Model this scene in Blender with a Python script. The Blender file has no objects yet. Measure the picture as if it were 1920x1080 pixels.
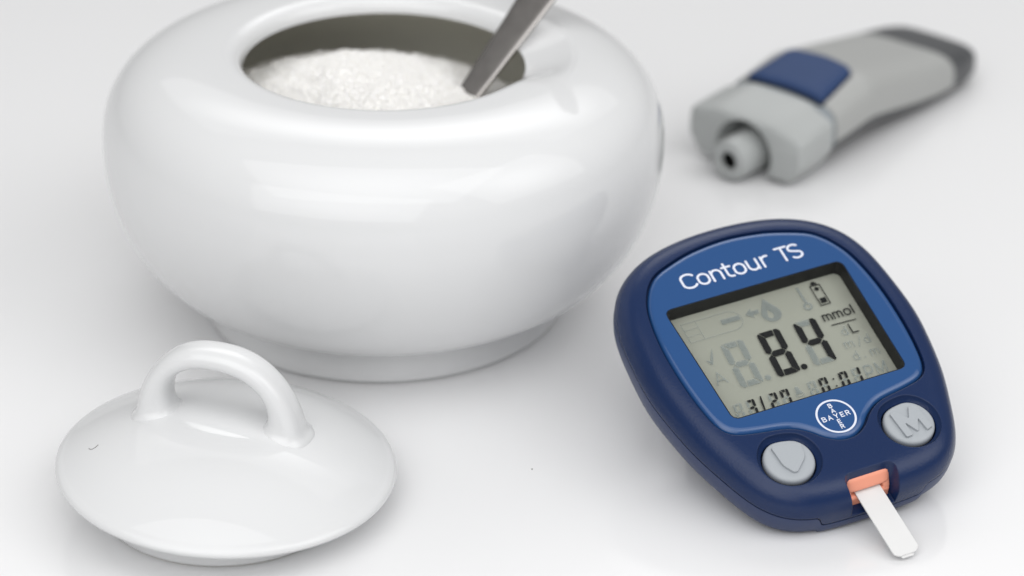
import bpy, bmesh, math, random
import numpy as np
from mathutils import Matrix, Vector

random.seed(4)
rng = np.random.default_rng(4)
scene = bpy.context.scene
col = scene.collection
MM = 0.001

# ------------------------------------------------------------------ camera
cam_data = bpy.data.cameras.new("camera")
cam = bpy.data.objects.new("camera", cam_data)
col.objects.link(cam)
cam.location = (0, 0, 266 * MM)
cam.rotation_euler = (math.radians(90 - 27.273), 0, 0)
cam_data.sensor_width = 36
cam_data.lens = 90.0
cam_data.clip_start = 0.02
cam_data.clip_end = 20
cam_data.dof.use_dof = True
cam_data.dof.focus_distance = 0.494
cam_data.dof.aperture_fstop = 11.0
cam_data.dof.aperture_blades = 0
scene.camera = cam

# ------------------------------------------------------------------ light
world = bpy.data.worlds.new("World")
scene.world = world
world.use_nodes = True
wn = world.node_tree.nodes
wn["Background"].inputs[0].default_value = (1.0, 1.0, 1.0, 1)
wn["Background"].inputs[1].default_value = 0.28


def area(name, loc, target, sx, sy, watts, hot=1.4, rim=0.22, color=(1, 1, 1)):
    d = bpy.data.lights.new(name, 'AREA')
    d.shape = 'RECTANGLE'
    d.size, d.size_y, d.energy, d.color = sx, sy, watts, color
    o = bpy.data.objects.new(name, d)
    col.objects.link(o)
    o.location = loc
    o.rotation_euler = (Vector(target) - Vector(loc)).to_track_quat('-Z', 'Y').to_euler()
    # a softbox is hottest in the middle of its cloth and falls off towards the frame
    d.use_nodes = True
    nt = d.node_tree
    em = nt.nodes["Emission"]
    geo = nt.nodes.new("ShaderNodeNewGeometry")
    sub = nt.nodes.new("ShaderNodeVectorMath")
    sub.operation = 'SUBTRACT'
    sub.inputs[1].default_value = (0.5, 0.5, 0.0)
    nt.links.new(geo.outputs["Parametric"], sub.inputs[0])
    ln = nt.nodes.new("ShaderNodeVectorMath")
    ln.operation = 'LENGTH'
    nt.links.new(sub.outputs[0], ln.inputs[0])
    mr = nt.nodes.new("ShaderNodeMapRange")
    mr.interpolation_type = 'SMOOTHSTEP'
    mr.inputs["From Min"].default_value = 0.05
    mr.inputs["From Max"].default_value = 0.52
    mr.inputs["To Min"].default_value = hot
    mr.inputs["To Max"].default_value = rim
    nt.links.new(ln.outputs["Value"], mr.inputs["Value"])
    nt.links.new(mr.outputs["Result"], em.inputs["Strength"])
    return o


area("softbox_key", (0.85, 0.15, 0.80), (0.0, 0.47, 0.0), 1.0, 1.0, 6.0, 1.25, 0.45)
area("softbox_top", (-0.10, -0.10, 1.15), (-0.05, 0.46, 0.0), 1.8, 1.3, 13.0, 1.2, 0.55)
area("softbox_front", (-0.55, -1.25, 1.00), (0.0, 0.40, 0.0), 2.6, 1.4, 18.0, 1.1, 0.6)
area("added_back_fill", (0.10, 1.75, 1.25), (0.0, 0.75, 0.0), 2.0, 1.0, 12.0)  # added fill without a known source, brightens the far table top

scene.view_settings.view_transform = 'Standard'
scene.view_settings.look = 'None'
scene.view_settings.exposure = 0.06
scene.view_settings.gamma = 1.0
scene.cycles.max_bounces = 12
scene.cycles.transparent_max_bounces = 12

# ------------------------------------------------------------------ materials


def new_mat(name):
    m = bpy.data.materials.new(name)
    m.use_nodes = True
    nt = m.node_tree
    return m, nt, nt.nodes["Principled BSDF"]


def simple(name, rgb, rough=0.4, spec=0.5, metal=0.0, coat=0.0, coat_rough=0.05, var=0.0, var_scale=200.0,
           bump=0.0, bump_scale=2000.0, bevel=0.0, rough_var=0.0, sss=0.0):
    m, nt, p = new_mat(name)
    p.inputs["Base Color"].default_value = (*rgb, 1)
    p.inputs["Roughness"].default_value = rough
    p.inputs["Specular IOR Level"].default_value = spec
    p.inputs["Metallic"].default_value = metal
    p.inputs["Coat Weight"].default_value = coat
    p.inputs["Coat Roughness"].default_value = coat_rough
    if sss:
        p.inputs["Subsurface Weight"].default_value = sss
        p.inputs["Subsurface Radius"].default_value = (0.002, 0.002, 0.0018)
    tc = nt.nodes.new("ShaderNodeTexCoord")
    if var or rough_var:
        n = nt.nodes.new("ShaderNodeTexNoise")
        n.inputs["Scale"].default_value = var_scale
        n.inputs["Detail"].default_value = 5
        nt.links.new(tc.outputs["Object"], n.inputs["Vector"])
        if var:
            mr = nt.nodes.new("ShaderNodeMapRange")
            mr.inputs["To Min"].default_value = 1 - var
            mr.inputs["To Max"].default_value = 1 + var
            nt.links.new(n.outputs["Fac"], mr.inputs["Value"])
            mx = nt.nodes.new("ShaderNodeVectorMath")
            mx.operation = 'SCALE'
            mx.inputs[0].default_value = rgb
            nt.links.new(mr.outputs["Result"], mx.inputs["Scale"])
            nt.links.new(mx.outputs["Vector"], p.inputs["Base Color"])
        if rough_var:
            mr = nt.nodes.new("ShaderNodeMapRange")
            mr.inputs["To Min"].default_value = max(0.0, rough - rough_var)
            mr.inputs["To Max"].default_value = rough + rough_var
            nt.links.new(n.outputs["Fac"], mr.inputs["Value"])
            nt.links.new(mr.outputs["Result"], p.inputs["Roughness"])
    normal = None
    if bevel:
        b = nt.nodes.new("ShaderNodeBevel")
        b.samples = 6
        b.inputs["Radius"].default_value = bevel * MM
        normal = b.outputs["Normal"]
    if bump:
        n = nt.nodes.new("ShaderNodeTexNoise")
        n.inputs["Scale"].default_value = bump_scale
        n.inputs["Detail"].default_value = 3
        nt.links.new(tc.outputs["Object"], n.inputs["Vector"])
        b = nt.nodes.new("ShaderNodeBump")
        b.inputs["Strength"].default_value = bump
        b.inputs["Distance"].default_value = 0.0001
        nt.links.new(n.outputs["Fac"], b.inputs["Height"])
        if normal:
            nt.links.new(normal, b.inputs["Normal"])
        normal = b.outputs["Normal"]
    if normal:
        nt.links.new(normal, p.inputs["Normal"])
    return m


M = {}
M['table'] = simple("white_acrylic", (0.83, 0.83, 0.835), rough=0.13, spec=0.32, var=0.006, var_scale=9, rough_var=0.05)
M['porcelain'] = simple("white_porcelain", (0.735, 0.74, 0.745), rough=0.03, spec=0.50, var=0.008, var_scale=30,
                        bump=0.02, bump_scale=90)
M['bisque'] = simple("unglazed_foot", (0.72, 0.71, 0.68), rough=0.7, spec=0.2)
M['shaded_inside'] = simple("shade_tinted_porcelain", (0.78, 0.765, 0.68), rough=0.45, spec=0.25, var=0.03, var_scale=60)  # white porcelain inside; the warm tone of its shade is tinted into the colour
M['sugar'] = simple("sugar_grains", (0.885, 0.875, 0.855), rough=0.5, spec=0.4, var=0.015, var_scale=900, sss=0.35)
M['steel'] = simple("stainless_steel", (0.40, 0.38, 0.365), rough=0.22, metal=1.0, rough_var=0.06, var_scale=350, var=0.05)
M['shell'] = simple("navy_textured_plastic", (0.007, 0.022, 0.080), rough=0.27, spec=0.34, bump=0.42, bump_scale=2300,
                    bevel=0.35)
M['backshell'] = simple("navy_satin_plastic", (0.026, 0.043, 0.112), rough=0.38, spec=0.4, bump=0.25, bump_scale=2200)
M['face'] = simple("blue_gloss_panel", (0.019, 0.076, 0.225), rough=0.09, spec=0.5, coat=0.3, coat_rough=0.04,
                   bevel=0.1)
M['print'] = simple("white_print", (0.72, 0.75, 0.85), rough=0.35)
M['black'] = simple("black_recess", (0.012, 0.012, 0.013), rough=0.5, spec=0.3)
M['lcd'] = simple("grey_green_screen", (0.355, 0.353, 0.312), rough=0.45, spec=0.3, var=0.015, var_scale=120)
M['seg_on'] = simple("dark_segment", (0.010, 0.010, 0.012), rough=0.5, spec=0.2)
M['button'] = simple("pale_grey_rubber", (0.385, 0.41, 0.435), rough=0.42, spec=0.35, bump=0.08,
                     bump_scale=2500)
M['orange'] = simple("salmon_plastic", (0.86, 0.34, 0.225), rough=0.42, spec=0.4, bevel=0.15)
M['strip'] = simple("white_test_strip", (0.74, 0.74, 0.735), rough=0.5, spec=0.3, var=0.01, var_scale=300)
M['light_grey'] = simple("light_grey_plastic", (0.40, 0.405, 0.395), rough=0.42, spec=0.4, var=0.015, var_scale=80)
M['cap_grey'] = simple("cool_grey_plastic", (0.42, 0.435, 0.43), rough=0.4, spec=0.4)
M['band'] = simple("blue_grey_band", (0.27, 0.30, 0.325), rough=0.45)
M['dark_grey'] = simple("dark_grey_plastic", (0.075, 0.078, 0.082), rough=0.38, spec=0.4)
M['blue_button'] = simple("blue_satin_plastic", (0.025, 0.054, 0.145), rough=0.5, spec=0.22)
M['hole'] = simple("black_hole", (0.004, 0.004, 0.004), rough=0.8, spec=0.05)
M['lint'] = simple("dark_fibre", (0.12, 0.11, 0.10), rough=0.8, spec=0.1)


def ghost_mat():
    m, nt, p = new_mat("faint_segment")
    p.inputs["Base Color"].default_value = (0.255, 0.295, 0.315, 1)
    p.inputs["Roughness"].default_value = 0.5
    p.inputs["Alpha"].default_value = 0.44
    return m


M['seg_off'] = ghost_mat()


def pane_mat():
    m = bpy.data.materials.new("clear_window")
    m.use_nodes = True
    nt = m.node_tree
    nt.nodes.clear()
    out = nt.nodes.new("ShaderNodeOutputMaterial")
    mix = nt.nodes.new("ShaderNodeMixShader")
    tr = nt.nodes.new("ShaderNodeBsdfTransparent")
    gl = nt.nodes.new("ShaderNodeBsdfGlossy")
    gl.inputs["Roughness"].default_value = 0.06
    lw = nt.nodes.new("ShaderNodeLayerWeight")
    pw = nt.nodes.new("ShaderNodeMath")
    pw.operation = 'POWER'
    pw.inputs[1].default_value = 5.0
    fr = nt.nodes.new("ShaderNodeMath")
    fr.operation = 'MULTIPLY_ADD'
    fr.inputs[1].default_value = 0.6
    fr.inputs[2].default_value = 0.006
    nt.links.new(lw.outputs["Facing"], pw.inputs[0])
    nt.links.new(pw.outputs[0], fr.inputs[0])
    tr.inputs["Color"].default_value = (0.97, 0.98, 0.97, 1)
    nt.links.new(fr.outputs[0], mix.inputs[0])
    nt.links.new(tr.outputs[0], mix.inputs[1])
    nt.links.new(gl.outputs[0], mix.inputs[2])
    nt.links.new(mix.outputs[0], out.inputs[0])
    return m


M['pane'] = pane_mat()

# ------------------------------------------------------------------ mesh helpers (all in mm, scaled at the end)
SCALED = []


def mesh_obj(name, verts, faces, mat, parent=None, smooth=True, sharp=None, scale=1.0, mats=None, fmat=None):
    me = bpy.data.meshes.new(name)
    me.from_pydata([tuple(map(float, v)) for v in verts], [], [tuple(map(int, f)) for f in faces])
    me.update()
    bm = bmesh.new()
    bm.from_mesh(me)
    bmesh.ops.recalc_face_normals(bm, faces=bm.faces)
    bm.to_mesh(me)
    bm.free()
    for mm in (mats or [mat]):
        me.materials.append(mm)
    if fmat is not None:
        me.polygons.foreach_set("material_index", np.array(fmat, dtype=np.int32))
    me.polygons.foreach_set("use_smooth", np.full(len(me.polygons), smooth))
    o = bpy.data.objects.new(name, me)
    col.objects.link(o)
    if parent:
        o.parent = parent
    o["_scale"] = scale
    o["_sharp"] = -1.0 if sharp is None else sharp
    return o


def loft(rings, cap0=True, cap1=True, base=0):
    """closed rings of equal length -> verts, faces"""
    n = len(rings[0])
    V = np.concatenate(rings)
    F = []
    for i in range(len(rings) - 1):
        a, b = i * n, (i + 1) * n
        for j in range(n):
            k = (j + 1) % n
            F.append((a + j, a + k, b + k, b + j))
    V = [tuple(v) for v in V]
    if cap0:
        V.append(tuple(np.mean(rings[0], axis=0)))
        c = len(V) - 1
        F += [(c, (j + 1) % n, j) for j in range(n)]
    if cap1:
        V.append(tuple(np.mean(rings[-1], axis=0)))
        c = len(V) - 1
        b = (len(rings) - 1) * n
        F += [(c, b + j, b + (j + 1) % n) for j in range(n)]
    return V, F


def join(parts):
    V, F = [], []
    for v, f in parts:
        b = len(V)
        V += list(v)
        F += [tuple(i + b for i in q) for q in f]
    return V, F


def resample(pts, n):
    """closed Catmull-Rom, evenly spaced"""
    P = np.array(pts, float)
    m = len(P)
    out = []
    for i in range(m):
        p0, p1, p2, p3 = P[i - 1], P[i], P[(i + 1) % m], P[(i + 2) % m]
        for t in np.linspace(0, 1, 16, endpoint=False):
            out.append(0.5 * (2 * p1 + (p2 - p0) * t + (2 * p0 - 5 * p1 + 4 * p2 - p3) * t * t
                              + (3 * p1 - p0 - 3 * p2 + p3) * t ** 3))
    return even(np.array(out), n)


def even(P, n):
    Q = np.r_[P, P[:1]]
    s = np.r_[0, np.cumsum(np.linalg.norm(np.diff(Q, axis=0), axis=1))]
    t = np.linspace(0, s[-1], n, endpoint=False)
    return np.c_[np.interp(t, s, Q[:, 0]), np.interp(t, s, Q[:, 1])]


def normals2(P):
    t = np.roll(P, -1, 0) - np.roll(P, 1, 0)
    t /= np.linalg.norm(t, axis=1)[:, None] + 1e-12
    n = np.c_[t[:, 1], -t[:, 0]]
    area2 = np.sum(P[:, 0] * np.roll(P[:, 1], -1) - np.roll(P[:, 0], -1) * P[:, 1])
    return n if area2 > 0 else -n


def inset(P, d):
    return P - normals2(P) * d


def ring3(P, z):
    z = np.broadcast_to(np.asarray(z, float), (len(P),))
    return np.c_[P, z]


def rounded_poly(corners, r, seg=6, n=None):
    """polygon with rounded corners (2D)"""
    P = np.array(corners, float)
    m = len(P)
    rr = r if hasattr(r, '__len__') else [r] * m
    out = []
    for i in range(m):
        a, b, c = P[i - 1], P[i], P[(i + 1) % m]
        u = (a - b) / np.linalg.norm(a - b)
        w = (c - b) / np.linalg.norm(c - b)
        ang = math.acos(max(-1, min(1, float(u @ w))))
        ri = min(rr[i], 0.45 * min(np.linalg.norm(a - b), np.linalg.norm(c - b)) * math.tan(ang / 2))
        d = ri / math.tan(ang / 2)
        p, q = b + u * d, b + w * d
        bis = (u + w) / np.linalg.norm(u + w)
        cen = b + bis * (ri / math.sin(ang / 2))
        a0 = math.atan2(*(p - cen)[::-1])
        a1 = math.atan2(*(q - cen)[::-1])
        da = (a1 - a0 + math.pi) % (2 * math.pi) - math.pi
        for k in range(seg + 1):
            t = a0 + da * k / seg
            out.append(cen + ri * np.array([math.cos(t), math.sin(t)]))
    out = np.array(out)
    return even(out, n) if n else out


def boolean_cut(o, cutters):
    for c in cutters:
        md = o.modifiers.new("cut", 'BOOLEAN')
        md.operation = 'DIFFERENCE'
        md.solver = 'EXACT'
        md.object = c
    bpy.context.view_layer.update()
    dg = bpy.context.evaluated_depsgraph_get()
    me = bpy.data.meshes.new_from_object(o.evaluated_get(dg))
    o.modifiers.clear()
    old = o.data
    o.data = me
    bpy.data.meshes.remove(old)
    me.polygons.foreach_set("use_smooth", np.full(len(me.polygons), True))


def drop(objs):
    for c in objs:
        me = c.data
        bpy.data.objects.remove(c)
        bpy.data.meshes.remove(me)


def empty(name, loc, label, cat, rot=None):
    o = bpy.data.objects.new(name, None)
    o.empty_display_size = 0.01
    col.objects.link(o)
    o.location = loc
    if rot is not None:
        o.rotation_euler = rot
    o["label"] = label
    o["category"] = cat
    return o


def tag(o, label, cat=None, kind=None, group=None):
    if label:
        o["label"] = label
    if cat:
        o["category"] = cat
    if kind:
        o["kind"] = kind
    if group:
        o["group"] = group
    return o


def smooth01(x):
    x = np.clip(x, 0, 1)
    return x * x * (3 - 2 * x)


TH = lambda n: np.linspace(0, 2 * np.pi, n, endpoint=False)

# ------------------------------------------------------------------ table
tb = rounded_poly([(-900, -160), (900, -160), (900, 1500), (-900, 1500)], 30, 6)
v, f = loft([ring3(tb, -30), ring3(tb, -1.5), ring3(inset(tb, 1.5), 0)])
tag(mesh_obj("table_top", v, f, M['table'], smooth=False), "glossy white table top under everything", None, "structure")

# ------------------------------------------------------------------ sugar bowl
BOWL = (-28.41 * MM, 511.04 * MM, 0)
bowl = empty("sugar_bowl", BOWL, "round white porcelain bowl, open, full of sugar with a spoon handle sticking out",
             "sugar bowl")
TILT = math.radians(-1.0)
NB = 256
th = TH(NB)


def revolve(prof, warp=None):
    rings = []
    for r, z in prof:
        x, y = r * np.cos(th), r * np.sin(th)
        zz = np.full(NB, float(z))
        if warp:
            x, y, zz = warp(x, y, zz)
        rings.append(np.c_[x, y, zz])
    return rings


def bowl_warp(x, y, z):
    # spoon rest scooped out of the lip on the right, then the slight lean of the pot
    ang = math.radians(6)
    u = x * math.cos(ang) + y * math.sin(ang)
    w = -x * math.sin(ang) + y * math.cos(ang)
    r = np.hypot(x, y)
    k = np.exp(-np.abs(w / 15.0) ** 4) * smooth01((u - 6) / 16) * (z > 52)
    tt_ = np.clip((r - 30.35) / 10.0, 0, 1)
    scoop = 56.6 + 3.15 * tt_ ** 1.25
    z = np.where(z > 56.6, z - k * np.maximum(z - scoop, 0) * (r < 41), z)
    z2 = z + x * math.sin(TILT) * np.clip(z / 20, 0, 1)
    return x - z * math.sin(TILT), y, z2


R, zm, nu, nl, rl, zl, ru, zu = 60.81, 39.31, 2.66, 1.90, 39.08, 8.37, 34.07, 60.2
t = np.linspace(0, np.pi / 2, 40)
up = np.c_[ru + (R - ru) * np.cos(t) ** (2 / nu), zm + (zu - zm) * np.sin(t) ** (2 / nu)]
lo = np.c_[rl + (R - rl) * np.cos(t) ** (2 / nl), zm - (zm - zl) * np.sin(t) ** (2 / nl)]
lip = [(33.3, 60.13), (32.5, 59.92), (31.7, 59.5), (31.05, 58.85), (30.6, 58.1), (30.4, 57.3), (30.35, 56.6)]
# even the upper profile out along its arc
prof = np.r_[lo[::-1], up[1:], np.array(lip)]
s = np.r_[0, np.cumsum(np.linalg.norm(np.diff(prof, axis=0), axis=1))]
ss = np.r_[np.linspace(0, s[-8], 200), s[-7:]]
prof = np.c_[np.interp(ss, s, prof[:, 0]), np.interp(ss, s, prof[:, 1])]
v, f = loft(revolve(prof, bowl_warp), cap0=False, cap1=False)
mesh_obj("bowl_wall", v, f, M['porcelain'], bowl)
inner = [(30.35, 56.6), (30.75, 56.52), (36, 55.2), (43, 52.2), (50, 47.5), (54.5, 40.5), (55.3, 33),
         (52, 24), (46, 16), (38, 12), (24, 10.6), (8, 10.4)]
v, f = loft(revolve(inner, bowl_warp), cap0=False, cap1=True)
mesh_obj("inner_wall", v, f, M['shaded_inside'], bowl)
foot = [(36.5, 9.6), (38.4, 8.9), (39.0, 8.2), (39.0, 7.4), (39.25, 5), (39.6, 2.6), (39.8, 1.0), (39.65, 0.5), (39.0, 0.4),
        (37.6, 0.4), (37.0, 1.2), (36.6, 5)]
v, f = loft(revolve(foot), cap0=False, cap1=True)
mesh_obj("foot_ring", v, f, M['porcelain'], bowl)
foot2 = [(39.0, 0.6), (38.8, 0.0), (37.7, 0.0), (37.4, 0.9)]
v, f = loft(revolve(foot2), cap0=False, cap1=False)
mesh_obj("foot_edge", v, f, M['bisque'], bowl)


# ------------------------------------------------------------------ sugar
def value_noise(x, y, sc, seed):
    r2 = np.random.default_rng(seed)
    g = r2.random((64, 64))
    u, w = (x / sc) % 63, (y / sc) % 63
    i, j = np.floor(u).astype(int), np.floor(w).astype(int)
    a, b = smooth01(u - i), smooth01(w - j)
    i2, j2 = (i + 1) % 64, (j + 1) % 64
    return (g[i, j] * (1 - a) + g[i2, j] * a) * (1 - b) + (g[i, j2] * (1 - a) + g[i2, j2] * a) * b - 0.5


def sugar_z(x, y):
    px, py = x + 5.0, y - 2.0
    d = np.hypot(px * np.where(px > 0, 1.0, 1.04), py)
    z = 55.3 - 0.37 * np.sqrt(d * d + 60) - 0.0022 * np.maximum(px, 0) ** 2 + 2.6
    z += 1.3 * value_noise(x + 100, y + 100, 7.0, 1) + 0.9 * value_noise(x + 100, y + 100, 2.6, 2)
    z += 0.75 * value_noise(x + 100, y + 100, 1.1, 3)
    return z


NR, NA = 110, 300
ta = TH(NA)
rings = []
for r in np.linspace(0.3, 46, NR):
    x, y = r * np.cos(ta), r * np.sin(ta)
    rings.append(np.c_[x, y, sugar_z(x, y)])
v, f = loft(rings, cap0=True, cap1=False)
parts = [(v, f)]
ng = 30000
gx, gy = rng.uniform(-36, 36, ng), rng.uniform(-36, 36, ng)
ok = np.hypot(gx, gy) < 36
cube = np.array([(-1, -1, -1), (1, -1, -1), (1, 1, -1), (-1, 1, -1), (-1, -1, 1), (1, -1, 1), (1, 1, 1), (-1, 1, 1)], float)
cf = [(0, 3, 2, 1), (4, 5, 6, 7), (0, 1, 5, 4), (1, 2, 6, 5), (2, 3, 7, 6), (3, 0, 4, 7)]
GV, GF = [], []
for x, y in zip(gx[ok], gy[ok]):
    q = rng.normal(size=4)
    q /= np.linalg.norm(q)
    a, b, c, d = q
    Rm = np.array([[a*a+b*b-c*c-d*d, 2*(b*c-a*d), 2*(b*d+a*c)], [2*(b*c+a*d), a*a-b*b+c*c-d*d, 2*(c*d-a*b)],
                   [2*(b*d-a*c), 2*(c*d+a*b), a*a-b*b-c*c+d*d]])
    sz = rng.uniform(0.10, 0.19) * np.array([1, rng.uniform(0.8, 1.2), rng.uniform(0.7, 1.2)])
    vv = (cube * sz) @ Rm.T + np.array([x, y, float(sugar_z(np.array([x]), np.array([y]))[0]) + rng.uniform(-0.05, 0.22)])
    b0 = len(GV)
    GV += [tuple(k) for k in vv]
    GF += [tuple(i + b0 for i in q4) for q4 in cf]
v, f = join([(v, f), (GV, GF)])
sug = mesh_obj("sugar", v, f, M['sugar'], None, smooth=False)
sug.location = BOWL
tag(sug, "heap of white granulated sugar filling the porcelain bowl", "sugar", "stuff")

# ------------------------------------------------------------------ spoon
SP0 = np.array([18.6, 5.2, 47.0])
SPD = np.array([15.5, 9.0, 19.6])
SPD /= np.linalg.norm(SPD)
spoon = empty("spoon", (BOWL[0] + SP0[0] * MM, BOWL[1] + SP0[1] * MM, SP0[2] * MM),
              "steel teaspoon standing in the sugar, its handle leaning out over the bowl rim", "spoon")
# frame: flat side of the handle faces up-left towards the viewer
nrm = np.array([-0.42, -0.64, 0.60])
nrm -= SPD * (nrm @ SPD)
nrm /= np.linalg.norm(nrm)
sid = np.cross(SPD, nrm)


def bar(stations, n=48, e=5.0):
    rings = []
    tt = TH(n)
    ca, sa = np.cos(tt), np.sin(tt)
    for s_, hw, ht, lift in stations:
        hw, ht = hw * 1.25, ht * 0.55
        a = np.sign(ca) * np.abs(ca) ** (2 / e) * hw
        b = np.sign(sa) * np.abs(sa) ** (2 / e) * ht + lift
        rings.append(SPD[None] * s_ + sid[None] * a[:, None] + nrm[None] * b[:, None])
    return rings


st = [(-9, 1.6, .9, 0), (-4, 1.9, 0.95, 0), (0, 2.2, .95, 0), (8, 2.55, .95, 0), (18, 2.95, .95, .1), (30, 3.6, .95, .4),
      (45, 4.6, .95, 1.0), (60, 5.6, .95, 1.6), (76, 6.4, .95, 1.8), (84, 6.0, .95, 1.7), (88, 4.6, .9, 1.6), (90, 2.4, .7, 1.6)]
v, f = loft(bar(st))
mesh_obj("handle", v, f, M['steel'], spoon, sharp=40)
rr = []
for s_, hw in [(-30, 1.2), (-29, 4.2), (-26, 6.8), (-21, 8.2), (-16, 7.6), (-12, 5.0), (-9, 2.4), (-7.5, 1.6)]:
    dip = -2.6 * smooth01(np.array([(hw - 1.6) / 6]))[0]
    tt = TH(28)
    a, b = np.cos(tt) * hw, np.where(np.sin(tt) > 0, 0.5, 1.0) * np.sin(tt) * 0.9 + dip * np.cos(np.cos(tt) * 1.2)
    rr.append(SPD[None] * s_ + sid[None] * a[:, None] + nrm[None] * b[:, None])
v, f = loft(rr)
mesh_obj("scoop", v, f, M['steel'], spoon)

# ------------------------------------------------------------------ lid
LID = (-55.26 * MM, 425.9 * MM, 0)
lid = empty("bowl_lid", LID, "white porcelain lid with an arched loop handle lying on the table in front", "lid")
LR, LZ, LH, LN = 32.82, 8.0, 10.1, 2.07
LT = math.radians(-3.88)


def lid_warp(x, y, z):
    k = np.clip((z - 1.0) / 4.0, 0, 1)
    return x, y, z + x * math.sin(LT) * k


pr = [(24.0, 5.6), (27.5, 6.3), (30.5, 6.9), (31.9, 7.25), (32.6, 7.65), (32.85, 8.1), (32.7, 8.6), (32.2, 9.1)]
for r in np.linspace(31.4, 0.4, 60):
    pr.append((r, LZ + LH * (1 - (r / LR) ** LN) + 0.55))
v, f = loft(revolve(pr, lid_warp), cap0=False, cap1=True)
mesh_obj("dome", v, f, M['porcelain'], lid)
pf = [(24.4, 6.5), (24.3, 5.0), (24.45, 2.5), (24.65, 1.1), (24.6, 0.7), (24.3, 0.45), (23.4, 0.42), (22.6, 0.5), (22.2, 1.2), (22.2, 6)]
v, f = loft(revolve(pf, lid_warp), cap0=False, cap1=False)
mesh_obj("flange", v, f, M['porcelain'], lid)
pf = [(24.0, 0.55), (23.9, 0.0), (23.0, 0.0), (22.8, 0.55)]
v, f = loft(revolve(pf), cap0=False, cap1=False)
mesh_obj("flange_edge", v, f, M['bisque'], lid)
# loop handle
A, B = np.array([-14.2, 5.4]), np.array([12.7, -1.5])
mid, half = (A + B) / 2, (B - A) / 2
hl = np.linalg.norm(half)
u2 = half / hl
w2 = np.array([-u2[1], u2[0]])
rings = []
tt = TH(56)
HX, HY = mid[0], mid[1]
for a in np.r_[np.linspace(-0.12, 0.5, 30), np.linspace(0.53, np.pi - 0.53, 44), np.linspace(np.pi - 0.5, np.pi + 0.12, 30)]:
    c, s_ = math.cos(a), math.sin(a)
    px = -hl * np.sign(c) * abs(c) ** 0.86
    pz = 14.4 + 16.3 * (np.sign(s_) * abs(s_) ** 0.86)
    n2 = np.array([-c, s_])
    base_k = smooth01(np.array([(0.80 - s_) / 0.8]))[0]
    thick, wide, ee = 2.1 + 0.8 * base_k, 3.85 + 0.4 * base_k, 2.5
    ca, sa = np.cos(tt), np.sin(tt)
    du = np.sign(sa) * np.abs(sa) ** (2 / ee) * thick
    dw = np.sign(ca) * np.abs(ca) ** (2 / ee) * wide
    du = np.where(sa < 0, du * (1 + 0.5 * base_k), du)
    pts = []
    for k in range(len(tt)):
        x_, z_ = px + n2[0] * du[k], pz + n2[1] * du[k]
        q = mid + u2 * x_ + w2 * dw[k]
        zz = z_ + q[0] * math.sin(LT)
        # glaze pooled where the loop meets the dome: spread outwards close to the surface
        h = zz - (LZ + LH * (1 - (np.hypot(*q) / LR) ** LN) + 0.55 + q[0] * math.sin(LT))
        fl_ = 1.1 * math.exp(-max(h, -0.3) / 0.9) if s_ < 0.8 else 0.0
        d2 = np.array([n2[0] * du[k], dw[k] * 0.9])
        d2 = d2 / (np.linalg.norm(d2) + 1e-6)
        q = q + (u2 * d2[0] + w2 * d2[1]) * fl_
        pts.append((q[0], q[1], zz))
    rings.append(np.array(pts))
v, f = loft(rings)
mesh_obj("loop_handle", v, f, M['porcelain'], lid)

# small fibre on the lid, specks of dust on the table


def tube(pts, r, n=8):
    pts = np.array(pts, float)
    rings = []
    for i, p in enumerate(pts):
        d = pts[min(i + 1, len(pts) - 1)] - pts[max(i - 1, 0)]
        d /= np.linalg.norm(d)
        a = np.cross(d, [0, 0, 1.0])
        a = a / (np.linalg.norm(a) + 1e-9)
        b = np.cross(a, d)
        tt = TH(n)
        rings.append(p + r * (np.cos(tt)[:, None] * a + np.sin(tt)[:, None] * b))
    return loft(rings)


def dome_z(x, y):
    r = math.hypot(x, y)
    return LZ + LH * (1 - (r / LR) ** LN) + 0.55 + x * math.sin(LT)


fib = [(-25.75, -4.35), (-25.5, -4.8), (-25.0, -5.1), (-24.4, -4.9), (-23.9, -4.3)]
o = mesh_obj("lint_fibre", *tube([(x, y, dome_z(x, y) + 0.06) for x, y in fib], 0.042), M['lint'])
o.location = LID
tag(o, "tiny curved dark fibre lying on the left of the porcelain lid", "fibre")
for (x, y, r, lb) in [(-74.9, 394.2, 0.16, "tiny dark dust speck on the table below the left rim of the lid"),
                      (4.0, 437.0, 0.15, "tiny dust speck on bare table between lid and glucose meter")]:
    bmv = bmesh.new()
    bmesh.ops.create_icosphere(bmv, subdivisions=1, radius=r)
    vv = [tuple(k.co) for k in bmv.verts]
    ff = [tuple(q.index for q in k.verts) for k in bmv.faces]
    bmv.free()
    o = mesh_obj("dust_speck", vv, ff, M['lint'])
    o.location = (x * MM, y * MM, r * 0.7 * MM)
    tag(o, lb, "dust")

# ------------------------------------------------------------------ glucose meter
MS = 1.0143
AX = np.array([0.9122084660943022, 0.40192720566934564, 0.0795627785381574])
AY = np.array([-0.4002844546990899, 0.8327757846385351, 0.3824354165685031])
AN = np.array([0.08745324300523459, -0.38070856814958054, 0.9205503334556799])
PC = np.array([0, 0, 266.0]) + MS * (np.array([61.692925783807866, 422.0467143248846, 20.881]) - np.array([0, 0, 266.0]))
meter = empty("glucose_meter", tuple(PC * MM),
              "dark blue blood glucose meter whose grey screen reads 8.4, propped on the table", "glucose meter")
meter.rotation_euler = Matrix((AX, AY, AN)).transposed().to_euler()

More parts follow.
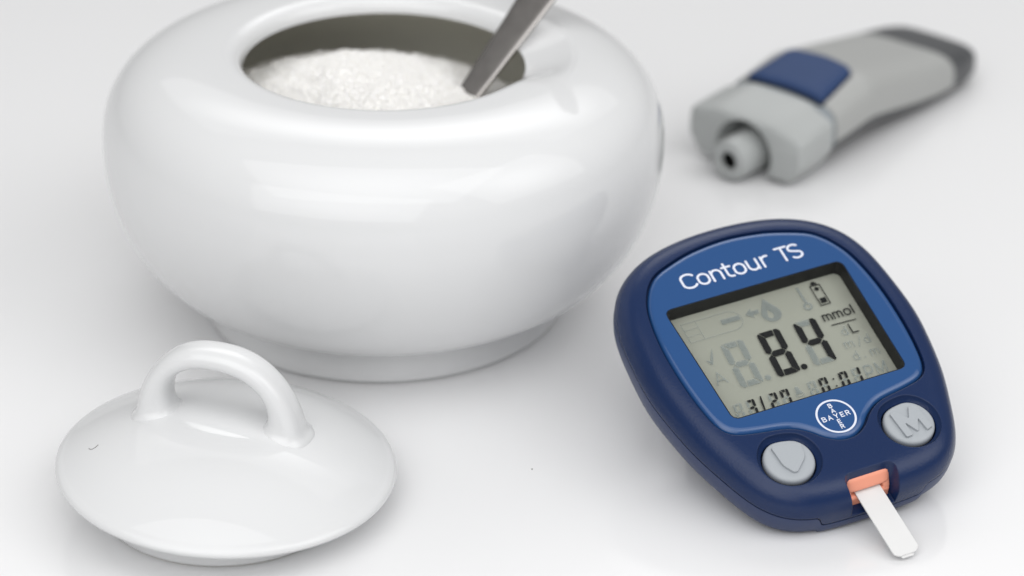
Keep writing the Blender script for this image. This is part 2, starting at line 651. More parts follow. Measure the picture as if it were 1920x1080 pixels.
qc = [33.767, 3.388, 3.594, -0.26, -1.361, -0.008, -0.687, 0.165, 0.021, 0.054, 0.087, -0.073]
NM = 360
tm = TH(NM)
rad = sum(qc[k] * np.cos(k * tm) for k in range(12))
OUT = np.c_[-rad * np.sin(tm), 14.5 + rad * np.cos(tm)]
OUT = even(OUT, NM)
tab = smooth01((11.9 - np.abs(OUT[:, 0])) / 1.4) * (OUT[:, 1] < 0)
seam = -5.0 - 2.5 * tab


def part(name, v, f, mat, parent, **k):
    return mesh_obj(name, v, f, mat, parent, scale=MS, **k)


lv = [(9.0, 0.0), (6.5, -0.03), (4.9, -0.10), (3.9, -0.26), (2.9, -0.58), (2.0, -1.1), (1.2, -1.85), (0.6, -2.8), (0.2, -3.9), (0.02, -4.7)]
rings = [ring3(inset(OUT, i), d) for i, d in lv] + [ring3(OUT, np.minimum(-4.85, seam * 0.5 - 2.4)), ring3(OUT, seam)]
v, f = loft(rings)
shell = part("front_shell", v, f, M['shell'], meter, sharp=32)

right = [(7.5, 46.95), (13, 45.4), (16.9, 43.75), (19.2, 41.7), (20.9, 39.2), (22.3, 36), (23.3, 31.5), (23.9, 26), (24.0, 20.5),
         (23.75, 15), (23.2, 10), (22.4, 6.2), (21.2, 4.0), (19.2, 2.75), (15.8, 1.95), (11, 1.15), (8.4, 0.2), (6.2, -1.4),
         (4.2, -3.4), (2.0, -4.75)]
FACE = [(0, 47.7)] + [(-x, y) for x, y in right] + [(0, -5.1)] + right[::-1]
FACE = resample([(x * 1.012, y) for x, y in FACE], 360)
WIN = rounded_poly([(-19.9, 34.55), (-19.0, 5.95), (19.0, 5.95), (19.8, 34.55)], 1.4, 6, 160)

fl = [(0.0, -1.35), (0.0, -0.95), (0.10, -0.60), (0.30, -0.30), (0.6, -0.08), (1.0, 0.05), (1.5, 0.10), (2.2, 0.12)]
v, f = loft([ring3(inset(FACE, i), d) for i, d in fl])
face = part("faceplate", v, f, M['face'], meter, sharp=32)


def cutter(rings):
    v_, f_ = loft(rings)
    return mesh_obj("cutter", v_, f_, M['black'], meter)


c_face = cutter([ring3(inset(FACE, -0.28), -1.3), ring3(inset(FACE, -0.28), -0.35), ring3(inset(FACE, -0.7), 1.2)])
c_win = cutter([ring3(inset(WIN, -0.1), -3.9), ring3(inset(WIN, -0.1), 1.5)])


def button_outline(sx, off=0.0, n=120):
    cx, cy, r = 13.05 * sx, -5.75, 5.0
    tt = np.linspace(0, 2 * np.pi, 720, endpoint=False)
    nv = np.array([-0.17 * sx, 0.985])
    nv /= np.linalg.norm(nv)
    P = np.c_[np.cos(tt), np.sin(tt)]
    d = P @ nv
    rr_ = (r ** -14 + np.where(d > 0.2, (4.75 / np.maximum(d, 0.2)) ** -14, 0)) ** (-1 / 14)
    Q = even(np.c_[cx, cy] + P * rr_[:, None], n)
    return inset(Q, -off)


cuts = [c_face, c_win]
for sx in (-1, 1):
    cuts.append(cutter([ring3(button_outline(sx, o_), d) for o_, d in
                        [(0.28, -3.4), (0.32, -1.35), (0.80, -0.95), (1.15, -0.40), (1.5, 0.9)]]))


def notch(wd, yb, d):
    return ring3(rounded_poly([(-wd, -24), (wd, -24), (wd, yb), (-wd, yb)], [0.3, 0.3, 1.5, 1.5], 6, 80), d)


cuts.append(cutter([notch(4.7, -14.3, -6.9), notch(4.9, -13.9, -5.0), notch(5.2, -13.2, -2.2), notch(5.7, -12.3, 1.0)]))
boolean_cut(shell, cuts)
boolean_cut(face, [c_win])
drop(cuts)

# back shell with its parting groove, and the foot it is propped on
bl = [(3.2, None, 0.0), (1.0, None, 0.0), (1.0, None, -0.36), (0.06, None, -0.40), (0.02, None, -0.62)]
rings = [ring3(inset(OUT, i), seam + dz) for i, _, dz in bl]
end = -11.9
for i, k in [(0.06, 0.3), (0.25, 0.5), (0.7, 0.7), (1.5, 0.86), (2.6, 0.96), (4.2, 1.03)]:
    rings.append(ring3(inset(OUT, i), (seam - 0.62) * (1 - k) + end * k))
rings += [ring3(inset(OUT, 7.5), -12.9), ring3(inset(OUT, 13.5), -13.8)]
v, f = loft(rings)
part("back_shell", v, f, M['backshell'], meter, sharp=40)
sq = [(-9, 30), (9, 30), (9, 42), (-9, 42)]
rings = []
for k in np.linspace(0, 1, 6):
    P = rounded_poly(sq, 3, 5, 60)
    zt = np.full(len(P), -12.0)
    zb = -(PC[2] / MS + AY[2] * P[:, 1] + AX[2] * P[:, 0]) / AN[2] + 0.05
    rings.append(ring3(P, zt * (1 - k) + zb * k))
v, f = loft(rings)
part("stand", v, f, M['backshell'], meter, sharp=40)

# screen ----------------------------------------------------------
LD = -3.45
v, f = loft([ring3(WIN, LD - 0.3), ring3(WIN, 0.06), ring3(inset(WIN, 0.12), 0.06), ring3(inset(WIN, 0.12), LD - 0.3)], False, False)
part("screen_recess", v, f, M['black'], meter, smooth=False)
v, f = loft([ring3(inset(WIN, 0.13), LD), ring3(inset(WIN, 0.13), LD - 0.25)])
screen = part("screen", v, f, M['lcd'], meter, smooth=False)
tag(screen, "grey-green display panel sunk behind the window")
v, f = loft([ring3(inset(WIN, 0.14), 0.03), ring3(inset(WIN, 0.14), -0.03)])
part("window_pane", v, f, M['pane'], meter, smooth=False)
SEG = LD + 0.30     # the segments float on the upper glass, above the backing sheet

LAYER = [0]


def zoff():
    LAYER[0] = (LAYER[0] + 1) % 7
    return 0.012 * LAYER[0]


def ribbon(pts, w, z, closed=False, cap=True):
    """flat stroke of width w along a polyline, no self overlap"""
    P = np.array(pts, float)
    n = len(P)
    L, Rr = [], []
    for i in range(n):
        if closed:
            a, c = P[i - 1], P[(i + 1) % n]
        else:
            a, c = P[max(i - 1, 0)], P[min(i + 1, n - 1)]
        b = P[i]
        d0 = b - a if (closed or i > 0) else c - b
        d1 = c - b if (closed or i < n - 1) else b - a
        d0, d1 = d0 / np.linalg.norm(d0), d1 / np.linalg.norm(d1)
        tn = d0 + d1
        tn /= np.linalg.norm(tn) + 1e-9
        nn = np.array([-tn[1], tn[0]])
        k = 1 / max(0.45, nn @ np.array([-d0[1], d0[0]]))
        L.append(b + nn * w / 2 * k)
        Rr.append(b - nn * w / 2 * k)
    poly = []
    if closed:
        V = [(*p, z) for p in L] + [(*p, z) for p in Rr]
        F = [(i, (i + 1) % n, n + (i + 1) % n, n + i) for i in range(n)]
        return V, F

    def capv(p, d):
        d = d / np.linalg.norm(d)
        m = np.array([-d[1], d[0]])
        return [p + w / 2 * (math.sin(t_) * d + math.cos(t_) * m) for t_ in np.linspace(0.35, math.pi - 0.35, 5)] if cap else []

    V = [(*p, z) for p in L] + [(*p, z) for p in Rr]
    F = [(i, i + 1, n + i + 1, n + i) for i in range(n - 1)]
    if cap:
        b0 = len(V)
        V += [(*p, z) for p in capv(P[-1], P[-1] - P[-2])]
        F.append((n - 1, *range(b0, b0 + 5), 2 * n - 1))
        b0 = len(V)
        V += [(*p, z) for p in capv(P[0], P[0] - P[1])]
        F.append((n, *range(b0, b0 + 5), 0))
    return V, F


def poly(pts, z):
    V = [(*p, z) for p in pts]
    return V, [tuple(range(len(V)))]


def arc(cx, cy, rx, ry, a0, a1, n=14):
    t_ = np.radians(np.linspace(a0, a1, n))
    return [(cx + rx * math.cos(k), cy + ry * math.sin(k)) for k in t_]


def glyph(ch):
    """strokes of a plain sans letter: cap height 1, x height 0.74; returns strokes, width"""
    x = 0.74
    G = {
        'C': ([arc(.42, .70, .42, .30, 28, 180) + arc(.42, .30, .42, .30, 180, 332)], .84),
        'o': ([('c', arc(.34, x - .33, .34, .33, 20, 160, 12) + arc(.34, .33, .34, .33, 200, 340, 12))], .68),
        'n': ([[(0, 0), (0, x)], [(0, .44)] + arc(.30, x - .28, .30, .28, 165, 0) + [(.60, 0)]], .60),
        't': ([[(.14, 1.0), (.14, .24)] + arc(.38, .22, .24, .22, 190, 280, 8) + [(.46, 0)], [(-.06, x), (.46, x)]], .46),
        'u': ([[(.60, x), (.60, 0)], [(0, x)] + arc(.30, .28, .30, .28, 180, 345)], .60),
        'r': ([[(0, 0), (0, x)], [(0, .46)] + arc(.30, x - .28, .30, .28, 165, 75, 8) + [(.42, x - .01)]], .42),
        'T': ([[(0, 1), (.70, 1)], [(.35, 1), (.35, 0)]], .70),
        'S': ([arc(.36, .74, .33, .26, 35, 200, 12) + [(.10, .60), (.30, .52), (.52, .45)] + arc(.38, .25, .34, .25, 40, -145, 14)], .72),
        'B': ([[(0, 0), (0, 1), (.42, 1)] + arc(.42, .77, .24, .23, 80, -80, 7) + [(.05, .54)], [(.42, .52)] + arc(.44, .26, .28, .26, 85, -85, 8) + [(.0, 0)]], .74),
        'A': ([[(0, 0), (.40, 1), (.80, 0)], [(.16, .32), (.64, .32)]], .80),
        'Y': ([[(0, 1), (.38, .48), (.38, 0)], [(.76, 1), (.40, .5)]], .76),
        'E': ([[(.62, 1), (0, 1), (0, 0), (.62, 0)], [(0, .5), (.55, .5)]], .64),
        'R': ([[(0, 0), (0, 1), (.42, 1)] + arc(.42, .75, .26, .25, 80, -80, 7) + [(.02, .5)], [(.40, .48), (.70, 0)]], .72),
        'm': ([[(0, 0), (0, x)], [(0, .5)] + arc(.22, x - .2, .22, .2, 165, 0, 7) + [(.44, 0)], [(.44, .5)] + arc(.66, x - .2, .22, .2, 165, 0, 7) + [(.88, 0)]], .88),
        'l': ([[(0, 0), (0, 1.08)]], .06),
        'L': ([[(0, 1), (0, 0), (.55, 0)]], .58),
        'd': ([[(.55, 1.08), (.55, 0)], arc(.30, .36, .28, .34, 25, 335)], .58),
        '/': ([[(0, 0), (.42, 1.0)]], .45),
        '.': ([[(0, 0), (.02, .12)]], .1),
        'M': ([[(0, 0), (0, 1)], [(.05, .95), (.42, .38), (.79, .95)], [(.84, 1), (.84, 0)]], .86),
        'P': ([[(0, 0), (0, 1), (.42, 1)] + arc(.42, .75, .26, .25, 80, -80, 7) + [(.02, .5)]], .68),
    }
    return G[ch]


def text(s_, x, y, h, w, z, gap=0.2, shear=0.0, widths=None, rot=0.0):
    out = []
    cx = 0.0
    for ch in s_:
        if ch == ' ':
            cx += 0.45
            continue
        strokes, wd = glyph(ch)
        for st_ in strokes:
            closed = isinstance(st_, tuple)
            pts = st_[1] if closed else st_
            P = np.array([((cx + a + shear * b) * h, b * h) for a, b in pts])
            if rot:
                c_, n_ = math.cos(rot), math.sin(rot)
                P = P @ np.array([[c_, n_], [-n_, c_]])
            out.append(ribbon(P + np.array([x, y]), w, z + zoff(), closed))
        cx += wd + gap
    return out, cx * h


# the big seven-segment digits
def convex_inset(P, g):
    P = np.array(P, float)
    n = len(P)
    a2 = np.sum(P[:, 0] * np.roll(P[:, 1], -1) - np.roll(P[:, 0], -1) * P[:, 1])
    if a2 < 0:
        P = P[::-1]
    out = []
    for i in range(n):
        a, b, c = P[i - 1], P[i], P[(i + 1) % n]
        d0, d1 = (b - a) / np.linalg.norm(b - a), (c - b) / np.linalg.norm(c - b)
        n0, n1 = np.array([-d0[1], d0[0]]), np.array([-d1[1], d1[0]])
        A_ = np.array([n0, n1])
        if abs(np.linalg.det(A_)) < 0.05:
            out.append(b + n0 * g)
        else:
            out.append(np.linalg.solve(A_, [n0 @ b + g, n1 @ b + g]))
    return np.array(out)


def segments(w, h, t_, g):
    m = h / 2
    a = [(.28 * t_, h), (w - .92 * t_, h), (w - t_, h - t_), (t_, h - t_)]
    b = [(w - .92 * t_, h), (w - .38 * t_, h), (w, h - .45 * t_), (w, m + .42 * t_), (w - .5 * t_, m), (w - t_, m + .5 * t_), (w - t_, h - t_)]
    ff = [(0, h - .3 * t_), (.28 * t_, h), (t_, h - t_), (t_, m + .5 * t_), (.5 * t_, m), (0, m + .42 * t_)]
    gg = [(.5 * t_, m), (t_, m + .5 * t_), (w - t_, m + .5 * t_), (w - .5 * t_, m), (w - t_, m - .5 * t_), (t_, m - .5 * t_)]
    fl_ = lambda P: [(w - x, h - y) for x, y in P]
    S = dict(a=a, b=b, f=ff, g=gg, c=fl_(ff), d=fl_(a), e=fl_(b))
    return {k: convex_inset(P, g) for k, P in S.items()}


def plate(P, z, th_=0.05):
    P = np.asarray(P)
    return loft([ring3(P, z), ring3(P, z + th_)])


BIG = segments(5.15, 11.3, 1.6, 0.115)
SH = 0.065
for x0, on in [(-12.55, ''), (-4.45, 'abcdefg'), (3.65, 'bcfg')]:
    for k in 'abcdefg':
        P = BIG[k].copy()
        P[:, 0] += x0 + SH * P[:, 1]
        P[:, 1] += 14.15
        lit = k in on
        v, f = plate(P, SEG) if lit else poly(P, SEG)
        so = part("digit_segment", v, f, M['seg_on'] if lit else M['seg_off'], screen, smooth=False)
        so["label"] = "dark lit segment of the reading" if lit else "faint unlit segment of the reading"
for cx, lit in [(1.65, True), (-6.35, False)]:
    P = np.array(arc(cx, 14.95, 0.66, 0.66, 0, 345, 24))
    v, f = plate(P, SEG) if lit else poly(P, SEG)
    so = part("decimal_point", v, f, M['seg_on'] if lit else M['seg_off'], screen, smooth=False)
    so["label"] = "dark decimal point" if lit else "faint decimal point"

# small digits along the bottom of the screen
SML = segments(2.0, 3.95, 0.72, 0.08)
dark_d, dark_t, faint = [], [], []
row = [(-16.75, '', 0), (-13.95, 'abgc', 0), (-9.15, 'abge', 0), (-6.55, 'abfc', 0), (-0.55, '', 1), (1.95, 'abfec', 1), (6.4, 'abfec', 1), (9.25, 'bc', 1)]
for x0, on, kind in row:
    for k in 'abcdefg':
        P = SML[k].copy()
        P[:, 0] += x0 + 0.15 * P[:, 1]
        P[:, 1] += 7.4
        (faint if k not in on else (dark_t if kind else dark_d)).append(poly(P, SEG + (0.02 if k in on else 0.0)))
dark_d.append(poly([(-10.75, 8.0), (-10.45, 8.0), (-10.05, 10.0), (-9.8, 11.35), (-10.1, 11.35), (-10.5, 10.0)], SEG + 0.02))
for (x, y) in [(5.62, 10.25), (5.42, 8.5)]:
    dark_t.append(poly(arc(x, y, .2, .2, 0, 330, 12), SEG + 0.02))
for ch, x in [("P", 12.25), ("M", 14.75)]:
    tw, _ = text(ch, x, 7.4, 2.35, .34, SEG, shear=.18)
    faint += [([(a, 7.4 + (b - 7.4) * 1.5, c) for a, b, c in vv], ff) for vv, ff in tw]
bell = arc(-2.35, 10.35, .5, .75, 200, -20, 10)
faint.append(poly([(-1.5, 9.2)] + bell[::-1] + [(-3.2, 9.2)], SEG))
faint.append(ribbon(arc(-2.4, 9.2, .95, .55, 200, 340, 8), .2, SEG + .01))
v, f = join(dark_d)
part("date_readout", v, f, M['seg_on'], screen, smooth=False)
v, f = join(dark_t)
part("time_readout", v, f, M['seg_on'], screen, smooth=False)

# unit, battery and the faint icons
unit, _ = text("mmol", 11.0, 23.7, 2.0, .28, SEG, gap=.30, shear=.03)
unit.append(ribbon([(11.75, 22.35), (17.2, 22.15)], .22, SEG + .02, cap=False))
tw, _ = text("L", 14.95, 19.25, 2.2, .27, SEG)
unit += tw
v, f = join(unit)
part("unit_text", v, f, M['seg_on'], screen, smooth=False)
tw, _ = text("d", 12.85, 19.2, 2.0, .26, SEG)
faint += tw
tw, _ = text("m", 11.85, 16.05, 2.0, .24, SEG)
faint += tw
tw, _ = text("/", 14.45, 15.7, 2.4, .22, SEG, shear=.1)
faint += tw
tw, _ = text("d", 16.2, 16.0, 1.9, .24, SEG)
faint += tw
tw, _ = text("d", 12.0, 12.85, 2.0, .24, SEG)
faint += tw
faint.append(poly(arc(14.35, 13.0, .2, .2, 0, 330, 10), SEG))
tw, _ = text("m", 15.9, 12.8, 1.9, .24, SEG)
faint += tw
tw, _ = text("A", -16.5, 16.6, 2.75, .34, SEG)
faint += tw
faint.append(poly([(-16.0, 22.9), (-15.5, 22.6), (-15.25, 22.3), (-14.6, 23.6), (-13.5, 25.3), (-14.3, 23.0), (-15.2, 21.3), (-15.6, 22.0)], SEG))
faint.append(ribbon([(-16.8, 32.5), (-16.8, 27.75), (-7.6, 27.75)] + arc(-7.0, 30.15, 2.6, 2.4, -80, 80, 14) + [(-7.6, 32.5)], .14, SEG + .01, closed=True))
for a, b in [((-13.7, 27.8), (-13.7, 32.45)), ((-16.75, 30.85), (-13.75, 30.85)), ((-16.75, 29.25), (-13.75, 29.25))]:
    faint.append(ribbon([a, b], .12, SEG + .03, cap=False))
faint.append(poly([(-8.8, 29.8), (-4.7, 29.8), (-4.7, 31.0), (-8.8, 31.0)], SEG + .02))
faint.append(poly([(-3.4, 30.5), (-1.7, 31.8), (-1.9, 31.0), (-0.3, 31.0), (-0.5, 30.0), (-1.9, 30.0), (-1.8, 29.2)], SEG))
drop_o = [(1.75, 33.2)] + arc(1.75, 29.1, 2.1, 2.0, 150, 390, 22)
drop_i = [(1.45, 30.4)] + arc(1.45, 28.75, .62, .72, 150, 390, 22)
n_ = len(drop_o)
faint.append(([(*p, SEG) for p in drop_o] + [(*p, SEG) for p in drop_i], [(i, (i + 1) % n_, n_ + (i + 1) % n_, n_ + i) for i in range(n_)]))
faint.append(poly([(9.35, 29.3), (9.95, 29.3), (9.95, 33.4), (9.35, 33.4)], SEG))
faint.append(ribbon(arc(9.6, 28.3, .75, .75, 0, 345, 20), .5, SEG + .01, closed=True))
v, f = join(faint)
part("faint_symbols", v, f, M['seg_off'], screen, smooth=False)
batt = [ribbon([(12.25, 27.6), (14.35, 27.6), (14.45, 32.75), (12.35, 32.75)], .2, SEG, closed=True),
        poly([(12.75, 32.95), (14.05, 32.95), (14.05, 33.35), (13.75, 33.35), (13.75, 33.7), (13.05, 33.7), (13.05, 33.35), (12.75, 33.35)], SEG),
        poly([(12.85, 31.8), (13.42, 31.2), (14.0, 31.8), (13.42, 32.4)], SEG),
        poly([(12.7, 28.1), (13.95, 28.1), (14.0, 29.35), (12.75, 29.35)], SEG)]
v, f = join(batt)
part("battery_icon", v, f, M['seg_on'], screen, smooth=False)

# lettering printed on the panel
PZ = 0.145
lt = []
pos = [('C', -13.3), ('o', -9.95), ('n', -6.85), ('t', -4.05), ('o', -1.85), ('u', 1.25), ('r', 4.45), ('T', 8.15), ('S', 10.75)]
for ch, x in pos:
    o_, _ = text(ch, x, 38.1, 3.45, .49, PZ)
    lt += o_
v, f = join(lt)
part("brand_lettering", v, f, M['print'], face, smooth=False)
em = [ribbon(arc(0, 0, 3.78, 3.78, 0, 354, 60), .40, PZ, closed=True)]
for ch, x, y in [('B', -2.95, -.5), ('A', -1.74, -.5), ('Y', -.37, -.5), ('E', 1.0, -.5), ('R', 2.15, -.5),
                 ('B', -.36, 2.05), ('A', -.39, .80), ('E', -.31, -1.78), ('R', -.35, -3.03)]:
    hh = .98 if y == -.5 else .86
    o_, _ = text(ch, x + (.98 - hh) * .37, y + (.98 - hh) * (.7 if y > 0 else .4), hh, .21, PZ)
    em += o_
v, f = join(em)
part("round_emblem", v, f, M['print'], face, smooth=False)

# buttons
for sx, nm, lb in [(-1, "arrow_button", "pale grey button with a raised shield-shaped arrow"), (1, "letter_button", "pale grey button with a raised letter M")]:
    bl_ = [(0.0, -3.3), (0.0, -1.0), (0.08, -0.72), (0.25, -0.50), (0.55, -0.36), (1.2, -0.28), (2.6, -0.24)]
    v, f = loft([ring3(button_outline(sx, -i), d) for i, d in bl_])
    bt = part(nm, v, f, M['button'], meter)
    bt["label"] = lb
    if sx < 0:
        P = rounded_poly([(-15.75, -1.5), (-9.35, -2.7), (-10.0, -6.2), (-13.75, -9.5), (-15.4, -6.6)], [.6, .7, 3, .9, 3], 6)
        P = P.mean(0) + (P - P.mean(0)) * 0.92 + np.array([0.1, -0.35])
        nm2 = "raised_arrow"
    else:
        P = rounded_poly([(9.8, -2.5), (11.4, -2.3), (13.1, -4.9), (14.5, -2.1), (16.2, -2.2), (16.9, -8.3), (15.4, -8.8), (14.95, -5.4),
                          (13.4, -8.6), (11.75, -5.5), (11.9, -8.95), (10.35, -9.0)][::-1], [.3, .3, .1, .25, .1, .25, .3, .3, .3, .12, .3, .3], 4)
        P = P.mean(0) + (P - P.mean(0)) * 0.92 + np.array([-0.1, -0.35])
        nm2 = "raised_letter"
    v, f = [], []
    bmx = bmesh.new()
    lo_ = [bmx.verts.new((x, y, -0.6)) for x, y in P]
    m1 = [bmx.verts.new((x, y, 0.20)) for x, y in P]
    m2 = [bmx.verts.new((x, y, 0.28)) for x, y in inset(P, 0.05)]
    n_ = len(P)
    for a_, b_ in ((lo_, m1), (m1, m2)):
        for i in range(n_):
            bmx.faces.new((a_[i], a_[(i + 1) % n_], b_[(i + 1) % n_], b_[i]))
    from mathutils.geometry import tessellate_polygon
    for tri in tessellate_polygon([[Vector((k.co.x, k.co.y, 0)) for k in m2]]):
        if len(set(tri)) == 3:
            try:
                bmx.faces.new([m2[i] for i in tri])
            except ValueError:
                pass
    bmx.verts.index_update()
    v = [tuple(k.co) for k in bmx.verts]
    f = [tuple(q.index for q in k.verts) for k in bmx.faces]
    bmx.free()
    part(nm2, v, f, M['button'], bt, sharp=30)


# test port and strip
def prism(prof_yz, hw, rnd, n=14):
    """profile in (y, d), extruded along x with rounded ends"""
    P = np.array(prof_yz, float)
    cen = P.mean(0)
    rings = []
    for x, k in [(-hw, .80), (-hw + rnd * .12, .90), (-hw + rnd * .4, .97), (-hw + rnd, 1), (hw - rnd, 1), (hw - rnd * .4, .97), (hw - rnd * .12, .90), (hw, .80)]:
        Q = cen + (P - cen) * k
        rings.append(np.c_[np.full(len(Q), x), Q])
    return loft(rings)


SD = -4.75
upper = rounded_poly([(-10.5, -1.3), (-13.5, -1.75), (-15.0, -SD * -1 + 0.45), (-10.5, SD + 0.45)], [.3, .7, .5, .3], 5, 48)
lower = rounded_poly([(-10.5, SD - 0.3), (-15.3, SD - 0.3), (-15.6, -7.6), (-10.5, -7.6)], [.2, .4, .2, .2], 5, 48)
ends = rounded_poly([(-10.5, -1.9), (-13.6, -2.3), (-15.1, -5.0), (-15.2, -7.6), (-10.5, -7.6)], .35, 5, 48)
pu = prism(upper, 4.45, 1.5)
pl = prism(lower, 4.55, .5)
pr_ = prism(ends, .75, .4)
pr_ = ([(x + 3.9, y, z) for x, y, z in pr_[0]], pr_[1])
pl2 = prism(ends, .45, .2)
pl2 = ([(x - 4.15, y, z) for x, y, z in pl2[0]], pl2[1])
v, f = join([pu, pl, pr_, pl2])
part("test_port", v, f, M['orange'], meter, sharp=45)["label"] = "salmon orange port moulding around the strip slot"

sp = rounded_poly([(-2.75, -11.5), (-2.65, -29.3), (-1.9, -30.1), (1.7, -30.1), (2.75, -29.2), (2.65, -11.5)], .3, 4, 80)
sv, sf = loft([ring3(sp, SD - 0.14), ring3(sp, SD + 0.12), ring3(inset(sp, .05), SD + 0.16)])
tipv, tipf = loft([ring3(rounded_poly([(-1.4, -29), (1.2, -29), (1.2, -30.55), (-1.4, -30.55)], .3, 4, 40), d) for d in (SD - .30, SD - .16)])
sv, sf = join([(sv, sf), (tipv, tipf)])
strip = mesh_obj("test_strip", sv, sf, M['strip'], None, scale=MS, sharp=30)
strip.location = meter.location
strip.rotation_euler = meter.rotation_euler
tag(strip, "narrow white test strip sticking out of the orange slot of the glucose meter", "test strip")

# ------------------------------------------------------------------ lancing device
lan = empty("lancing_device", (57.06 * MM, 577.42 * MM, 0),
            "grey lancing device with a blue release button lying behind the glucose meter", "lancing device")
lan.rotation_euler = (math.radians(1.5), 0, math.radians(49.1))
KEY = np.array([
    # l   centre  half  ztop  -  zseam  zbot
    (15.2, 0.0, 16.1, 17.8, 0, 8.2, 2.2),
    (24.0, 0.0, 16.2, 19.3, 0, 9.3, 2.6),
    (31.0, 0.0, 16.3, 20.5, 0, 10.2, 3.4),
    (34.0, 0.0, 16.1, 20.4, 0, 10.0, 3.6),
    (42.5, 0.2, 15.8, 18.9, 0, 8.5, 3.0),
    (54.0, 0.4, 15.7, 16.9, 0, 6.6, 1.6),
    (65.0, 0.6, 15.6, 15.0, 0, 5.2, 0.6),
    (74.0, 0.8, 15.4, 13.6, 0, 4.8, 0.3),
    (82.0, 0.9, 14.8, 12.3, 0, 4.6, 0.3),
    (87.5, 1.0, 13.6, 11.0, 0, 4.6, 0.8),
    (90.5, 1.0, 11.6, 9.6, 0, 4.6, 1.6),
    (92.0, 1.0, 8.6, 8.0, 0, 4.6, 2.6)])


def station(l):
    return [np.interp(l, KEY[:, 0], KEY[:, i]) for i in range(1, 7)]


def section(l, n=40, upper=True, grow=0.0, closed=True):
    a = np.linspace(0, np.pi, n)
    ca, sa = np.cos(a), np.sin(a)
    c0_, hw0 = station(l)[:2]
    # the joint between pale grip and dark tail runs aslant
    sh = 0.24 * smooth01(np.array([(l - 40) / 24]))[0] * smooth01(np.array([(90 - l) / 20]))[0]
    out = []
    for i in range(n):
        li = l - sh * hw0 * ca[i] if upper else l
        c, hw, zt, zc, zs, zb = station(li)
        hw += grow
        e = 4.2 if upper else 2.6
        w = c + hw * np.sign(ca[i]) * abs(ca[i]) ** (2 / e)
        z = zs + (zt + grow - zs) * abs(sa[i]) ** (2 / e) if upper else zs - (zs - zb) * abs(sa[i]) ** (2 / e)
        out.append((li, w, z))
    return np.array(out)


def shell_loft(ls, upper, grow=0.0):
    return loft([section(l, 40, upper, grow) for l in ls])


ls = np.r_[np.linspace(16.3, 69.5, 50)]
v, f = shell_loft(ls, True)
us = mesh_obj("upper_shell", v, f, M['light_grey'], lan, sharp=50)
ls2 = np.r_[np.linspace(16.3, 84, 50), 85.5, 87, 88.5, 90, 91.2, 92]
v, f = shell_loft(ls2, False, -0.25)
mesh_obj("lower_shell", v, f, M['dark_grey'], lan, sharp=50)
v, f = shell_loft(np.r_[np.linspace(69.6, 84, 20), 85.5, 87, 88.5, 90, 91.2, 92], True, -0.12)
mesh_obj("tail_shell", v, f, M['dark_grey'], lan, sharp=50)
v, f = join([shell_loft([14.2, 16.4], True, -0.5), shell_loft([14.2, 16.4], False, -0.5)])
mesh_obj("seal_band", v, f, M['band'], lan, sharp=50)


def cap_sec(l, hw, zt, zc, zb, n=64):
    # flattened hexagon with rounded corners, domed on top
    P = rounded_poly([(-hw, (zc + zb) / 2 - .5), (-hw * .985, zc + .6), (-hw * .50, zt), (hw * .50, zt), (hw * .985, zc + .6), (hw, (zc + zb) / 2 - .5),
                      (hw * .80, zb), (-hw * .80, zb)], [2, 1.1, 9, 9, 1.1, 2, 2.5, 2.5], 5, n)
    return np.c_[np.full(n, l), P]


rings = [cap_sec(14.3, 16.3, 17.4, 13.7, 2.0), cap_sec(13.9, 16.7, 17.8, 13.9, 1.8), cap_sec(8, 17.1, 17.0, 13.4, 1.6), cap_sec(1.2, 17.3, 15.4, 12.9, 1.7),
         cap_sec(0.3, 17.0, 15.0, 12.5, 1.9), cap_sec(-0.2, 16.4, 14.2, 11.9, 2.4)]
v, f = loft(rings)
cap = mesh_obj("end_cap", v, f, M['cap_grey'], lan, sharp=38)
tt = TH(64)
NZ = 6.2
cc = [np.c_[np.full(64, l), r * np.cos(tt), NZ + r * np.sin(tt) * 1.0] for l, r in [(-8, 10.5), (0.2, 8.3), (4, 7.3), (9, 6.5)]]
v, f = loft(cc)
cu = mesh_obj("cutter", v, f, M['black'], lan)
boolean_cut(cap, [cu])
drop([cu])
nz = [np.c_[np.full(48, l), r * np.cos(TH(48)), NZ - .35 + r * np.sin(TH(48))] for l, r in
      [(8.8, 5.6), (0, 5.35), (-5.4, 5.15), (-6.2, 4.9), (-6.5, 4.4), (-6.5, 2.5), (-6.0, 2.2), (0.0, 2.1)]]
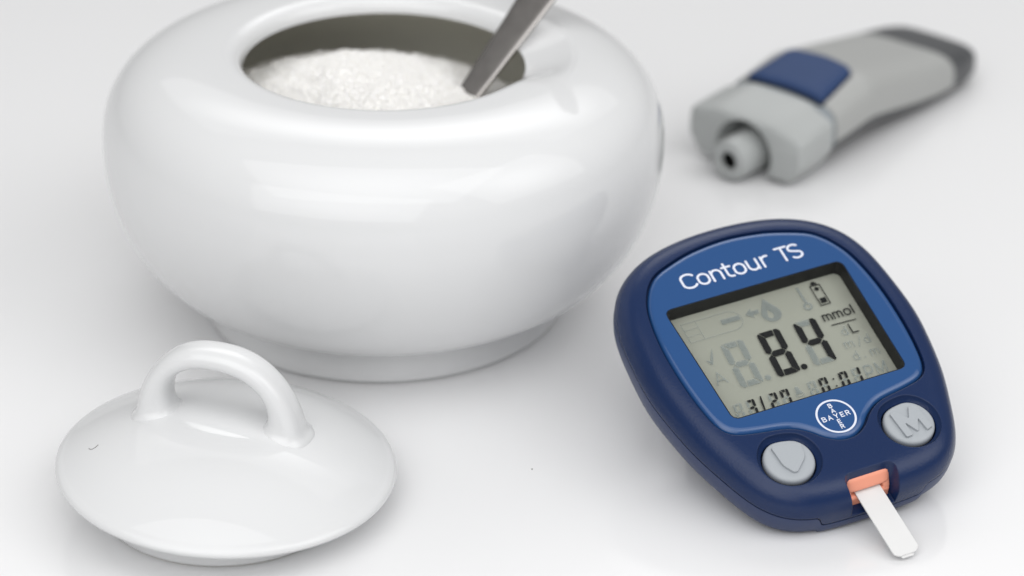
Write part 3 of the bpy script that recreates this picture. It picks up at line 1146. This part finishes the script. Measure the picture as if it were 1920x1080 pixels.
v, f = loft(nz)
nzo = mesh_obj("nozzle", v, f, M['cap_grey'], lan, sharp=45)
hv, hf = loft([np.c_[np.full(32, l), 2.08 * np.cos(TH(32)), NZ - .35 + 2.08 * np.sin(TH(32))] for l in (-5.6, -0.1)])
mesh_obj("needle_opening", hv, hf, M['hole'], nzo)

# blue release button, following the top of the hump
bo = rounded_poly([(15.7, 11.3), (16.6, 0.0), (15.7, -11.3), (31.5, -9.6), (33.6, 0.0), (31.5, 9.6)], [.5, 30, .5, 3.2, 14, 3.2], 6, 160)


def top_z(l, w):
    c, hw, zt, zc, zs, zb = station(l)
    return zs + (zt - zs) * (1 - min(.999, abs((w - c) / hw)) ** 4.2) ** (1 / 4.2)


rings = []
for i, dz in [(0, -1.2), (0, 0.9), (.2, 1.2), (.7, 1.4), (2.5, 1.5)]:
    P = inset(bo, i)
    rings.append(np.c_[P, [top_z(l, w) + dz for l, w in P]])
rings2 = []
P0b = inset(bo, 2.5)
cenb = P0b.mean(0)
for k in (0.75, 0.5, 0.25, 0.05):
    P = cenb + (P0b - cenb) * k
    rings2.append(np.c_[P, [top_z(l, w) + 1.5 for l, w in P]])
v, f = loft(rings + rings2, cap0=False)
mesh_obj("release_button", v, f, M['blue_button'], lan, sharp=45)
rings = []
for i, dz in [(-0.45, -1.2), (-0.45, 0.12), (-0.3, 0.2), (0.1, 0.2)]:
    P = inset(bo, i)
    rings.append(np.c_[P, [top_z(max(l, 16.3), w) + dz for l, w in P]])
v, f = loft(rings, cap0=False, cap1=False)
mesh_obj("button_surround", v, f, M['black'], lan, sharp=45)

# ------------------------------------------------------------------ to metres, normals
done = set()
for o in list(scene.objects):
    if o.type != 'MESH':
        continue
    me = o.data
    if me.name not in done:
        me.transform(Matrix.Scale(MM * o.get("_scale", 1.0), 4))
        if o.get("_sharp", -1) > 0:
            me.set_sharp_from_angle(angle=math.radians(o["_sharp"]))
        me.update()
        done.add(me.name)
    for k in ("_scale", "_sharp"):
        if k in o:
            del o[k]
